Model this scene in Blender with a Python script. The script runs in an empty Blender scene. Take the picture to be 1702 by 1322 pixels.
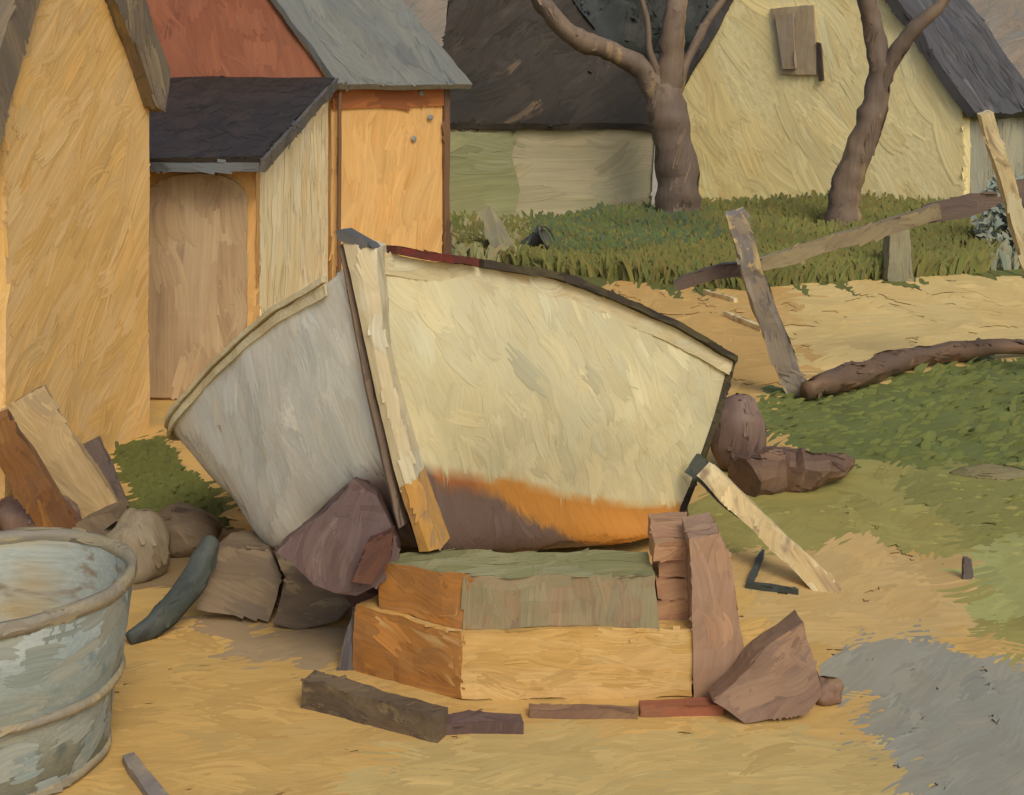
import bpy, bmesh, math, random
from mathutils import Vector, Matrix, noise, Quaternion
from mathutils.bvhtree import BVHTree

random.seed(7)
SC = bpy.context.scene
COL = SC.collection
F, VH, H = 2200.0, 150.0, 2.0          # focal length (px of a 1702 px wide frame), horizon row, eye height


def P(u, v, Y):                         # a point at depth Y
    return Vector(((u - 851) * Y / F, Y, H - (v - VH) * Y / F))


def G(u, v, z=0.0):                     # a point on the ground
    return P(u, v, (H - z) * F / (v - VH))


def lin(c):
    r = []
    for x in c:
        x /= 255.0
        r.append(x / 12.92 if x <= 0.04045 else ((x + 0.055) / 1.055) ** 2.4)
    return r


# ------------------------------------------------------------------ materials
MATS = {}
MATD = {}
GAIN = 1.0


def c4(c, k=1.0):
    return tuple(min(1.0, x * k * GAIN) for x in lin(c)) + (1.0,)


def paint(name, A, B=None, C=None, px=0.004, d=(0, 0, 1), rough=0.62, bump=0.13, attr=None,
          patch=1.0, bris=0.15, amtB=0.5, amtC=0.25, brush=True):
    """brushed-on colour: A and B in long strokes along d, C in a few thin ones; px = size of one
    bristle track in metres"""
    if name in MATS:
        return MATS[name]
    B = B or A
    C = C or B
    m = bpy.data.materials.new(name)
    m.use_nodes = True
    nt = m.node_tree
    N, L = nt.nodes, nt.links
    bs = N['Principled BSDF']
    bs.inputs['Roughness'].default_value = rough
    bs.inputs['Specular IOR Level'].default_value = 0.28
    tc = N.new('ShaderNodeTexCoord')
    # bend the strokes a little
    wn = N.new('ShaderNodeTexNoise')
    wn.inputs['Scale'].default_value = 0.012 / px
    wn.inputs['Detail'].default_value = 1
    L.new(tc.outputs['Object'], wn.inputs['Vector'])
    ws = N.new('ShaderNodeVectorMath'); ws.operation = 'SUBTRACT'
    ws.inputs[1].default_value = (0.5, 0.5, 0.5)
    L.new(wn.outputs['Color'], ws.inputs[0])
    wm = N.new('ShaderNodeVectorMath'); wm.operation = 'SCALE'
    wm.inputs['Scale'].default_value = px * 9
    L.new(ws.outputs[0], wm.inputs[0])
    wa = N.new('ShaderNodeVectorMath'); wa.operation = 'ADD'
    L.new(tc.outputs['Object'], wa.inputs[0]); L.new(wm.outputs[0], wa.inputs[1])
    q = Vector((1, 0, 0)).rotation_difference(Vector(d).normalized()).inverted()
    if brush:       # every daub carries its own along / across coordinates
        br = N.new('ShaderNodeAttribute'); br.attribute_name = 'Brush'
        mr = wa
        L.new(br.outputs['Vector'], wa.inputs[0])
    else:
        mr = N.new('ShaderNodeMapping')
        mr.inputs['Rotation'].default_value = q.to_euler()
        L.new(wa.outputs[0], mr.inputs['Vector'])

    def streak(sx, sy, det, ro=0.5):
        mp = N.new('ShaderNodeMapping')
        mp.inputs['Scale'].default_value = (sx, sy, sy)
        L.new(mr.outputs[0], mp.inputs['Vector'])
        t = N.new('ShaderNodeTexNoise')
        t.inputs['Scale'].default_value = 1.0
        t.inputs['Detail'].default_value = det
        t.inputs['Roughness'].default_value = ro
        L.new(mp.outputs[0], t.inputs['Vector'])
        return t.outputs['Fac']

    def ramp(f, a, b):
        r = N.new('ShaderNodeMapRange')
        r.interpolation_type = 'SMOOTHSTEP'
        r.inputs['From Min'].default_value = a
        r.inputs['From Max'].default_value = b
        L.new(f, r.inputs['Value'])
        return r.outputs[0]

    def mix(f, a, b, mode='MIX'):
        x = N.new('ShaderNodeMix'); x.data_type = 'RGBA'; x.blend_type = mode
        if isinstance(f, float):
            x.inputs['Factor'].default_value = f
        else:
            L.new(f, x.inputs['Factor'])
        for i, s in ((6, a), (7, b)):
            if isinstance(s, tuple):
                x.inputs[i].default_value = s
            else:
                L.new(s, x.inputs[i])
        return x.outputs[2]

    bristle = streak(0.012 / px, 0.5 / px, 3, 0.65)
    stroke = streak(0.007 * patch / px, 0.035 * patch / px, 2, 0.55)
    stroke2 = streak(0.011 * patch / px, 0.075 * patch / px, 3, 0.6)
    if attr:
        at = N.new('ShaderNodeAttribute'); at.attribute_name = attr
        base = at.outputs['Color']
        dark = mix(ramp(stroke, 0.40, 0.62), base, mix(1.0, base, (0.92, 0.91, 0.89, 1), 'MULTIPLY'))
        col = mix(ramp(stroke2, 0.58, 0.72), dark, mix(1.0, dark, (1.12, 1.12, 1.14, 1), 'MULTIPLY'))
    else:
        e = 0.5 + (0.5 - amtB) * 0.3
        col = mix(ramp(stroke, e - 0.09, e + 0.09), c4(A), c4(B))
        e2 = 0.5 + (0.5 - amtC) * 0.45
        col = mix(ramp(stroke2, e2 - 0.03, e2 + 0.09), col, c4(C))
    g = N.new('ShaderNodeMapRange')
    g.inputs['From Min'].default_value = 0.25
    g.inputs['From Max'].default_value = 0.75
    g.inputs['To Min'].default_value = 1 - bris
    g.inputs['To Max'].default_value = 1 + bris
    L.new(bristle, g.inputs['Value'])
    vm = N.new('ShaderNodeVectorMath'); vm.operation = 'SCALE'
    L.new(col, vm.inputs[0]); L.new(g.outputs[0], vm.inputs['Scale'])
    if brush:
        ti = N.new('ShaderNodeAttribute'); ti.attribute_name = 'Tint'
        tm = N.new('ShaderNodeVectorMath'); tm.operation = 'MULTIPLY'
        L.new(vm.outputs[0], tm.inputs[0]); L.new(ti.outputs['Color'], tm.inputs[1])
        vm = tm
    L.new(vm.outputs[0], bs.inputs['Base Color'])
    # the relief of the brush
    ad = N.new('ShaderNodeMath'); ad.operation = 'MULTIPLY_ADD'
    L.new(stroke2, ad.inputs[0]); ad.inputs[1].default_value = 0.9
    L.new(bristle, ad.inputs[2])
    bp = N.new('ShaderNodeBump')
    bp.inputs['Strength'].default_value = bump
    bp.inputs['Distance'].default_value = px * 2.2
    L.new(ad.outputs[0], bp.inputs['Height'])
    L.new(bp.outputs[0], bs.inputs['Normal'])
    MATS[name] = m
    MATD[m.name] = (Vector(d).normalized(), px, q)
    return m


# ------------------------------------------------------------------ mesh helpers
RS = random.Random(3)


def daubs(bm, mats, dens=1.0, over=2.2, colfn=None, size=1.0, spread=0.22, skip=None):
    """lay raised brush daubs over the faces of bm (same mesh): each has ragged ends, its own tone and
    its own brush coordinates; some run a little past an edge"""
    LB = bm.verts.layers.float_vector.get('Brush') or bm.verts.layers.float_vector.new('Brush')
    LT = bm.verts.layers.float_color.get('Tint') or bm.verts.layers.float_color.new('Tint')
    LC = bm.verts.layers.float_color.get('Col') if colfn else None
    bm.normal_update()
    bm.faces.ensure_lookup_table()
    for f in bm.faces:
        q = MATD[mats[f.material_index].name][2]
        for v in f.verts:
            v[LB] = q @ v.co
            v[LT] = (1, 1, 1, 1)
    if dens <= 0:
        return
    eye = Vector((0, 0, H))
    faces = [f for f in bm.faces if f.normal.dot((eye - f.calc_center_median()).normalized()) > -0.12]
    if not faces:
        return
    tree = BVHTree.FromBMesh(bm)
    src = []
    for f in faces:
        d, px, q = MATD[mats[f.material_index].name]
        vs = [v.co.copy() for v in f.verts]
        src.append((vs, f.normal.copy(), f.calc_area(), d, px, f.material_index, f.index))
    acc = 0.0
    jobs = []
    for it in src:
        vs, n, ar, d, px, mi, fi = it
        L, W = 34 * px * size, 11.0 * px * size
        acc += dens * ar / (L * W) * 1.5
        while acc > RS.random():
            acc -= 1
            k = RS.randrange(1, len(vs) - 1) if len(vs) > 3 else 1
            a, b = RS.random(), RS.random()
            if a + b > 1:
                a, b = 1 - a, 1 - b
            jobs.append((vs[0] + (vs[k] - vs[0]) * a + (vs[k + 1] - vs[0]) * b, n, d, px, mi, fi))
    for c, n, d, px, mi, fi in jobs:
        if skip and skip(fi):
            continue
        t = d - n * d.dot(n)
        if t.length < 0.2:
            t = n.cross(Vector((0.3, 0.8, 0.5)))
        t.normalize()
        t = Quaternion(n, RS.gauss(0, spread)) @ t
        b = n.cross(t)
        L = 34 * px * size * RS.uniform(.55, 1.5); W = 11 * px * size * RS.uniform(.5, 1.4)
        bend = RS.gauss(0, 0.10) * L
        lift = px * RS.uniform(.05, .16)
        k = 1 + RS.gauss(0, .05)
        hs = RS.gauss(0, .018)
        tint = (k * (1 + hs), k, k * (1 - 1.6 * hs), 1)
        sid = RS.uniform(0, 90)
        m = 7
        for tr in range(m):
            o = ((tr + .5) / m - .5) * W
            s0 = -L / 2 + RS.random() * .3 * L; s1 = L / 2 - RS.random() * .3 * L
            hw = W / m * .62
            lf = lift * (1.3 if tr in (0, m - 1) else 1) + (tr % 2) * px * .022
            prev = None
            for i in range(6):
                s_ = s0 + (s1 - s0) * i / 5
                pos = c + t * s_ + b * (o + bend * (4 * s_ * s_ / (L * L)))
                loc, nr, idx, dist = tree.find_nearest(pos)
                if loc is None:
                    prev = None
                    continue
                dv = pos - loc
                inpl = (dv - n * dv.dot(n)).length
                if inpl > px * .25:
                    if dist > over * px * RS.uniform(.3, 1.0):
                        prev = None
                        continue
                    p = pos + n * lf
                elif nr.dot(n) > .3:
                    p = loc + nr * lf
                else:
                    prev = None
                    continue
                w_ = hw * (.55 if i in (0, 5) else 1)
                va, vb = bm.verts.new(p - b * w_), bm.verts.new(p + b * w_)
                for v_, sg in ((va, -1), (vb, 1)):
                    v_[LB] = Vector((s_ + sid * 3.7, o + sg * w_ + sid, sid * 2.3))
                    v_[LT] = tint
                    if LC: v_[LC] = colfn(idx)
                if prev:
                    f = bm.faces.new((prev[0], va, vb, prev[1]))
                    f.material_index = mi
                prev = (va, vb)


def finish(name, bm, mat, root=None, maxlen=None, amp=0.0, freq=None, origin=None, smooth=False, bevel=0.0, daub=1.0, over=1.5):
    bmesh.ops.recalc_face_normals(bm, faces=bm.faces)
    if bevel:
        bmesh.ops.bevel(bm, geom=bm.edges[:], offset=bevel, segments=2, affect='EDGES', profile=0.6, clamp_overlap=True)
    if maxlen:
        for _ in range(7):
            es = [e for e in bm.edges if e.calc_length() > maxlen]
            if not es or len(bm.verts) > 60000:
                break
            bmesh.ops.subdivide_edges(bm, edges=es, cuts=1, use_grid_fill=True)
        bmesh.ops.triangulate(bm, faces=[f for f in bm.faces if len(f.verts) > 4])
    if amp:
        fr = freq or 1.0 / (amp * 14)
        for v in bm.verts:
            v.co += noise.noise_vector(v.co * fr) * amp + noise.noise_vector(v.co * fr * 3.1) * amp * 0.4
    if root is not None:
        off = Vector(root.location)
    elif origin is not None:
        off = Vector(origin)
    else:
        lo = Vector([min(v.co[i] for v in bm.verts) for i in range(3)])
        hi = Vector([max(v.co[i] for v in bm.verts) for i in range(3)])
        off = Vector(((lo.x + hi.x) / 2, (lo.y + hi.y) / 2, lo.z))
    if smooth:
        for f in bm.faces:
            f.smooth = True
    ml = list(mat) if isinstance(mat, (list, tuple)) else [mat]
    daubs(bm, ml, daub, over)
    for v in bm.verts:
        v.co -= off
    me = bpy.data.meshes.new(name)
    bm.to_mesh(me); bm.free()
    for m in ml:
        me.materials.append(m)
    o = bpy.data.objects.new(name, me)
    COL.objects.link(o)
    if root is None:
        o.location = off
    else:
        o.parent = root
    return o


def tag(o, label=None, cat=None, group=None, kind=None):
    if label: o['label'] = label
    if cat: o['category'] = cat
    if group: o['group'] = group
    if kind: o['kind'] = kind
    return o


def thing(name, loc, label, cat, group=None):
    o = bpy.data.objects.new(name, None)
    o.empty_display_size = 0.2
    o.location = loc
    COL.objects.link(o)
    return tag(o, label, cat, group)


def prism(pts, ext, bm=None):
    """polygon of 3-D points extruded by the vector ext"""
    bm = bm or bmesh.new()
    ext = Vector(ext)
    a = [bm.verts.new(p) for p in pts]
    b = [bm.verts.new(Vector(p) + ext) for p in pts]
    n = len(pts)
    bm.faces.new(a); bm.faces.new(b[::-1])
    for i in range(n):
        bm.faces.new((a[i], b[i], b[(i + 1) % n], a[(i + 1) % n]))
    return bm


def slab(p00, p10, p11, p01, th, bm=None):
    """quad (four corners) with thickness along its own normal, downwards"""
    p = [Vector(x) for x in (p00, p10, p11, p01)]
    n = (p[1] - p[0]).cross(p[3] - p[0]).normalized()
    if n.z < 0:
        n = -n
    return prism(p, -n * th, bm)


def beam(p0, p1, w, h, side=None, w1=None, h1=None, bm=None, nseg=6, bend=0.0):
    """a tapering four-sided timber from p0 to p1; w across `side`, h the other way"""
    bm = bm or bmesh.new()
    p0, p1 = Vector(p0), Vector(p1)
    d = (p1 - p0).normalized()
    s = Vector(side) if side else Vector((1, 0, 0))
    s = (s - d * s.dot(d)).normalized()
    t = d.cross(s)
    w1 = w1 or w; h1 = h1 or h
    prev = None
    for i in range(nseg + 1):
        k = i / nseg
        c = p0.lerp(p1, k) + s * bend * math.sin(math.pi * k)
        a, b = (w + (w1 - w) * k) / 2, (h + (h1 - h) * k) / 2
        ring = [bm.verts.new(c + s * x * a + t * y * b) for x, y in ((-1, -1), (1, -1), (1, 1), (-1, 1))]
        if prev:
            for j in range(4):
                bm.faces.new((prev[j], prev[(j + 1) % 4], ring[(j + 1) % 4], ring[j]))
        else:
            bm.faces.new(ring[::-1])
        prev = ring
    bm.faces.new(prev)
    return bm


def tube(pts, rad, sides=12, bm=None, rough=0.0, flat=1.0):
    """round limb through pts with radii rad (smoothed)"""
    bm = bm or bmesh.new()
    pts = [Vector(p) for p in pts]
    n = len(pts)
    Q, R = [], []
    for i in range(n - 1):
        a, b, c, d = pts[max(i - 1, 0)], pts[i], pts[i + 1], pts[min(i + 2, n - 1)]
        for k in range(6):
            t = k / 6
            Q.append(0.5 * ((2 * b) + (c - a) * t + (2 * a - 5 * b + 4 * c - d) * t * t + (3 * b - a - 3 * c + d) * t ** 3))
            R.append(rad[i] + (rad[i + 1] - rad[i]) * t)
    Q.append(pts[-1]); R.append(rad[-1])
    ref = Vector((0.13, 0.95, 0.2))
    prev = None
    for i, c in enumerate(Q):
        d = (Q[min(i + 1, len(Q) - 1)] - Q[max(i - 1, 0)]).normalized()
        s = (ref - d * ref.dot(d)).normalized(); t = d.cross(s)
        ring = []
        for j in range(sides):
            a = 2 * math.pi * j / sides
            off = t * math.cos(a) + s * math.sin(a) * flat
            r = R[i] * (1 + rough * noise.noise((c + off * R[i]) * (0.8 / max(R[i], 0.01))))
            ring.append(bm.verts.new(c + off * r))
        if prev:
            for j in range(sides):
                bm.faces.new((prev[j], prev[(j + 1) % sides], ring[(j + 1) % sides], ring[j]))
        else:
            bm.faces.new(ring[::-1])
        prev = ring
    bm.faces.new(prev)
    return bm


def lathe(prof, c, seg=56, bm=None):
    bm = bm or bmesh.new()
    c = Vector(c)
    rings = []
    for r, z in prof:
        rings.append([bm.verts.new(c + Vector((r * math.cos(2 * math.pi * k / seg), r * math.sin(2 * math.pi * k / seg), z))) for k in range(seg)])
    for a, b in zip(rings, rings[1:]):
        for k in range(seg):
            bm.faces.new((a[k], a[(k + 1) % seg], b[(k + 1) % seg], b[k]))
    return bm


def outline(uvs, Y, th, tilt=0.0):
    """a stone or slab: its outline stands at depth Y (leaning back by tilt) and it is th thick"""
    vmax = max(v for u, v in uvs)
    pts = [P(u, v, Y + (vmax - v) * Y / F * tilt) for u, v in uvs]
    return prism(pts, (0, th, 0))


def rock(c, r, seed, amp=0.28, sub=4):
    bm = bmesh.new()
    bmesh.ops.create_icosphere(bm, subdivisions=sub, radius=1.0)
    o = Vector((seed * 3.1, seed * 1.7, seed * 2.3))
    for v in bm.verts:
        k = 1 + amp * noise.noise(v.co * 1.1 + o) + amp * 0.5 * noise.noise(v.co * 2.6 + o)
        v.co = Vector((v.co.x * r[0] * k, v.co.y * r[1] * k, v.co.z * r[2] * k)) + Vector(c)
        v.co.z = max(v.co.z, 0.0 if c[2] < r[2] else -9)
    return bm


def inside(u, v, poly):
    c = False
    j = len(poly) - 1
    for i in range(len(poly)):
        x0, y0 = poly[i]; x1, y1 = poly[j]
        if (y0 > v) != (y1 > v) and u < (x1 - x0) * (v - y0) / (y1 - y0) + x0:
            c = not c
        j = i
    return c


# ------------------------------------------------------------------ camera, light, sky
cam = bpy.data.cameras.new('camera')
co = bpy.data.objects.new('camera', cam)
COL.objects.link(co)
co.location = (0, 0, H)
co.rotation_euler = (math.radians(90), 0, 0)
cam.sensor_width = 36
cam.lens = 36 * F / 1702
cam.shift_y = -(661 - VH) / 1702
cam.clip_end = 3000
SC.camera = co

w = bpy.data.worlds.new('World')
SC.world = w
w.use_nodes = True
bg = w.node_tree.nodes['Background']
sky = w.node_tree.nodes.new('ShaderNodeTexSky')
sky.sky_type = 'NISHITA'
sky.sun_disc = False
SUN_EL, SUN_AZ = math.radians(44), math.radians(157)     # azimuth clockwise from +Y
sky.sun_elevation = SUN_EL
sky.sun_rotation = SUN_AZ
sky.dust_density = 3.2
sky.air_density = 1.0
w.node_tree.links.new(sky.outputs[0], bg.inputs['Color'])
bg.inputs['Strength'].default_value = 0.145
sl = bpy.data.lights.new('sun', 'SUN')
sl.energy = 1.3
sl.angle = math.radians(22)
sl.color = (1.0, 0.955, 0.88)
so = bpy.data.objects.new('sun', sl)
COL.objects.link(so)
sd = Vector((math.sin(SUN_AZ) * math.cos(SUN_EL), math.cos(SUN_AZ) * math.cos(SUN_EL), math.sin(SUN_EL)))
so.rotation_euler = sd.to_track_quat('Z', 'Y').to_euler()
so.location = sd * 60
SC.view_settings.view_transform = 'Standard'
SC.view_settings.look = 'None'
SC.view_settings.gamma = 1.0
SC.view_settings.exposure = -0.05

# ------------------------------------------------------------------ palette
OCHRE = paint('ochre_limewash', (222, 178, 104), (228, 188, 122), (212, 166, 94), px=0.013, d=(0.1, 0.75, 0.65))
OCHRE_DEEP = paint('deep_ochre_limewash', (208, 162, 96), (212, 170, 106), (200, 152, 84), px=0.02, d=(0.2, 0.1, 1))
CREAM_SIDE = paint('pale_cream_limewash', (236, 218, 166), (242, 228, 184), (228, 204, 144), px=0.018, d=(0.02, 0.1, 1))
RED = paint('red_roof_tiles', (126, 72, 44), (136, 82, 52), (114, 66, 42), px=0.02, d=(-0.25, 0.55, 0.7))
TAR = paint('black_tar_felt', (47, 40, 31), (56, 47, 36), (40, 34, 28), px=0.014, d=(0, 0.95, 0.2))
TAREDGE = paint('grey_roof_edge', (98, 92, 80), (80, 78, 74), px=0.014, d=(0, 1, 0))
DOOR = paint('weathered_door_wood', (184, 160, 122), (172, 146, 110), (154, 128, 100), px=0.014, d=(0, 0, 1))
BROWNSHADE = paint('dark_corner_shade', (112, 84, 60), (92, 72, 56), px=0.02, d=(0, 0, 1))  # tone of the cottage's shaded corners, carried by dark strips
RUST = paint('rust_brown_fascia', (158, 98, 50), (140, 84, 46), px=0.02, d=(1, 1, 0))
SLATE = paint('grey_zinc_roof', (114, 114, 103), (122, 120, 106), (98, 100, 94), px=0.02, d=(-0.5, 0.5, 0.64))
THATCH = paint('old_grey_thatch', (134, 117, 90), (114, 102, 84), (152, 134, 100), px=0.013, d=(0, 0.5, -0.85))
BARNTH = paint('dark_weathered_thatch', (49, 42, 31), (58, 50, 37), (100, 82, 58), px=0.032, d=(0.62, 0.4, 0.66), amtC=0.16)
BARNW = paint('grey_green_limewash', (184, 170, 132), (176, 164, 124), (164, 156, 112), px=0.032, d=(1, 0, 0.05), patch=0.6)
CREAM = paint('cream_limewash', (238, 217, 152), (242, 224, 162), (238, 208, 140), px=0.032, d=(0.6, 0, -0.75), patch=0.7)
GREYW = paint('cream_shade_grey', (160, 156, 132), (170, 162, 132), (144, 146, 132), px=0.032, d=(0, 0, 1))  # cream house's shaded side: the shade is mixed into this grey
BLUESL = paint('blue_black_slate', (88, 84, 80), (76, 73, 70), (104, 98, 92), px=0.032, d=(0.4, -0.3, -0.8))
WINF = paint('faded_window_frame', (176, 156, 122), (166, 146, 112), px=0.03, d=(0, 0, 1))
WING = paint('curtained_window_pane', (156, 144, 130), (164, 142, 108), px=0.03, d=(0, 0, 1), rough=0.3)
BARK = paint('grey_brown_bark', (120, 101, 80), (104, 89, 74), (164, 136, 92), px=0.028, d=(0.1, 0, 1))  # third tone paints the limbs' yellow highlights as streaks
GREYWOOD = paint('silver_grey_wood', (150, 136, 116), (128, 119, 110), (200, 176, 120), px=0.011, d=(0.35, 0, -0.9), amtC=0.3)
PALEWOOD = paint('pale_bare_wood', (214, 196, 150), (200, 178, 128), (152, 132, 104), px=0.010, d=(0.3, 0, -0.9), amtC=0.3)
OARWOOD = paint('olive_grey_wood', (144, 128, 92), (126, 110, 84), (168, 150, 108), px=0.012, d=(0.95, 0, 0.27))
OARBLADE = paint('dark_oar_blade', (98, 82, 70), (110, 92, 78), px=0.012, d=(0.95, 0, 0.27))
HULL = paint('worn_boat_paint', (200, 188, 140), px=0.0065, d=(0.45, 0.3, -0.8), attr='Col', rough=0.5, patch=0.8, bris=0.09)
STEMW = paint('pale_stem_paint', (206, 196, 162), (198, 184, 146), (214, 206, 174), px=0.007, d=(0.2, 0, -1), rough=0.5)
STEMD = paint('grey_stem_cap', (92, 90, 84), (78, 78, 76), px=0.006, d=(1, 0, -0.6))
STEMT = paint('tan_scraped_wood', (166, 134, 92), (190, 142, 72), (150, 122, 92), px=0.006, d=(0.2, 0, -1))
STRAKE = paint('cream_strake_paint', (206, 195, 156), (198, 183, 140), (188, 168, 126), px=0.006, d=(0.7, 0.6, -0.3))
CAPD = paint('dark_gunwale_wood', (66, 58, 48), (82, 74, 50), (54, 48, 44), px=0.006, d=(0.7, 0.6, -0.3))
CAPR = paint('dark_red_paint', (112, 44, 38), (90, 50, 40), px=0.006, d=(0.7, 0.6, -0.3))
INNER = paint('boat_inner_wood', (140, 120, 88), (120, 100, 76), px=0.01, d=(0.5, 0.8, 0))
TIMO = paint('shaded_timber_end', (176, 120, 58), (160, 112, 62), (196, 160, 104), px=0.0062, d=(1, -0.6, -0.35))  # block ends in shade: the darker tone sits in the colour
TIMT = paint('tan_sawn_timber', (196, 156, 88), (202, 166, 104), (180, 142, 80), px=0.0062, d=(1, 0, 0))
MOSS = paint('moss_grey_timber', (150, 128, 98), (142, 132, 100), (130, 110, 88), px=0.0062, d=(0.05, 0, 1))
MOSST = paint('moss_top', (146, 142, 104), (130, 128, 84), (122, 126, 70), px=0.0062, d=(1, 0.1, 0))
BRICK = paint('dusty_red_brick', (166, 124, 92), (176, 136, 100), (146, 106, 82), px=0.0062, d=(1, 0, 0.08))
MAUVE = paint('mauve_stone', (166, 134, 106), (158, 126, 100), (178, 144, 110), px=0.0062, d=(0.1, 0, 1))
BSTONE = paint('brown_slab_stone', (124, 96, 76), (136, 108, 82), (106, 82, 68), px=0.0062, d=(0.8, 0, 0.6))
DARKPL = paint('dark_grey_plank', (108, 92, 70), (92, 78, 62), (128, 112, 82), px=0.0062, d=(0.9, 0.3, -0.1))
PURP = paint('purple_brown_stone', (104, 84, 76), (94, 75, 69), (118, 98, 88), px=0.007, d=(0.3, 0, 1))
REDBR = paint('red_brown_timber', (98, 66, 50), (90, 62, 52), px=0.007, d=(0.5, 0, 0.9))
BROWNST = paint('brown_boulder', (124, 102, 86), (112, 90, 78), (96, 74, 66), px=0.009, d=(0.1, 0, 1))
GREYST = paint('grey_brown_stone', (126, 108, 82), (112, 96, 76), (142, 124, 94), px=0.007, d=(0.8, 0, -0.3))
PALEST = paint('pale_grey_stone', (142, 128, 100), (132, 118, 94), px=0.008, d=(0.3, 0, -0.9))
BEIGEPL = paint('beige_board', (178, 152, 104), (168, 142, 98), (186, 162, 116), px=0.009, d=(0.5, 0, -0.85))
BRPL = paint('orange_brown_plank', (134, 94, 54), (116, 84, 58), (150, 110, 62), px=0.008, d=(0.5, 0, -0.85))
PURPL = paint('purple_grey_board', (112, 96, 84), (98, 84, 76), px=0.008, d=(0.4, 0, -0.9))
TUB = paint('blue_grey_zinc', (136, 145, 136), (150, 154, 142), (112, 126, 122), px=0.0058, d=(1, 0, 0), rough=0.45, patch=0.6)
TUBIN = paint('pale_blue_zinc', (168, 172, 158), (172, 154, 116), (140, 124, 100), px=0.0058, d=(1, 0, 0), rough=0.45)
TUBRIM = paint('ochre_grey_rim', (150, 138, 108), (132, 124, 106), (168, 152, 110), px=0.0058, d=(1, 0, 0))
IRON = paint('dark_blue_green_iron', (66, 72, 66), (78, 82, 74), (58, 60, 58), px=0.006, d=(0.6, 0, 0.8))
PEG = paint('dark_grey_peg', (98, 90, 84), (84, 78, 76), px=0.006, d=(0, 0, 1))
DKTREE = paint('dark_leaves', (64, 66, 52), (56, 58, 52), px=0.03, d=(0.3, 0, 1), attr='Col', bris=0.1, brush=False)
BLADE = paint('grass_blades', (110, 108, 50), px=0.02, d=(0, 0, 1), attr='Col', bris=0.1, bump=0.2, rough=0.8, brush=False)
GROUND = paint('yard_ground', (190, 150, 82), px=0.0075, d=(1, 0.35, 0), attr='Col', bris=0.09, bump=0.10, rough=0.85)
SKYHILL = paint('sky_toned_hill', (128, 118, 100), (138, 122, 100), (118, 114, 102), px=0.1, d=(0.2, 0, 1))
SHRUB = paint('blue_green_leaves', (120, 128, 112), px=0.02, d=(0, 0, 1), attr='Col', bris=0.1, brush=False)

# ------------------------------------------------------------------ ground
ZONES = [   # later ones lie on top; (polygon in ground rows/columns, colours)
    # far grass
    ([(-900, 152), (2600, 152), (2600, 470), (1640, 460), (1340, 478), (1240, 492), (1060, 476), (900, 462), (740, 446), (-900, 470)], (104, 106, 52)),
    ([(800, 340), (1130, 330), (1180, 420), (1020, 440), (880, 430)], (88, 98, 58)),
    # sandy bank
    ([(1330, 476), (1420, 468), (1560, 462), (2600, 440), (2600, 590), (1700, 585), (1560, 585), (1400, 640), (1335, 660), (1300, 560)], (214, 184, 116)),
    # green field by the boat
    ([(1240, 650), (1340, 648), (1420, 640), (1600, 592), (2600, 560), (2600, 800), (1702, 800), (1500, 790), (1330, 745), (1260, 720)], (106, 112, 56)),
    ([(1090, 900), (1150, 820), (1180, 770), (1300, 755), (1480, 775), (1702, 790), (2600, 790), (2600, 1000), (1720, 1090), (1610, 1060), (1590, 925), (1400, 900), (1270, 915), (1160, 925)], (152, 142, 76)),
    ([(1480, 800), (1702, 770), (2600, 770), (2600, 960), (1640, 930), (1560, 880)], (134, 130, 68)),
    ([(1610, 900), (1720, 900), (2600, 900), (2600, 1040), (1660, 1030), (1615, 1000)], (158, 156, 92)),
    # green corner by the shed
    ([(175, 735), (270, 725), (330, 800), (440, 905), (330, 890), (220, 845)], (96, 98, 46)),
    # rubble earth left
    ([(190, 850), (330, 870), (440, 905), (620, 985), (560, 1010), (330, 1010), (230, 985)], (140, 118, 84)),
    ([(330, 1030), (600, 1035), (585, 1115), (470, 1105), (380, 1075)], (164, 140, 104)),  # the slab's soft ground shade, painted into the colour
    # pale sand in front
    ([(690, 1230), (900, 1215), (1250, 1205), (1440, 1215), (1500, 1260), (1540, 1330), (1400, 1420), (500, 1500), (560, 1300)], (194, 167, 104)),
    ([(1200, 930), (1400, 900), (1600, 935), (1590, 1040), (1480, 1060), (1370, 1075), (1250, 1040), (1220, 960)], (196, 164, 104)),
    # cast shadow from beyond the frame, painted as grey ground
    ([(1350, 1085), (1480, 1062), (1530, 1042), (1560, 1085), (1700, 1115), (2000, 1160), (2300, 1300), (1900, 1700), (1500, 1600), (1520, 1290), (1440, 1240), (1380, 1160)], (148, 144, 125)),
]


def ground_col(x, y):
    n1 = noise.noise_vector(Vector((x * 1.1, y * 1.1, 3.3)))
    n2 = noise.noise_vector(Vector((x * 14, y * 5, 9.1)))
    k = F / max(y, 1)
    u = 851 + F * x / y + (n1.x * 0.09 + n2.x * 0.055) * min(k, 420)
    v = VH + F * H / y + (n1.y * 0.03 + n2.y * 0.022) * min(k, 420)
    if y < 2.9:
        c = (199, 163, 96)
    c = (199, 162, 94)
    if u > 780 and v < 640:
        c = (200, 160, 92)
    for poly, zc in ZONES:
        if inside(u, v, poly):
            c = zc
    return lin(c)


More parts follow.
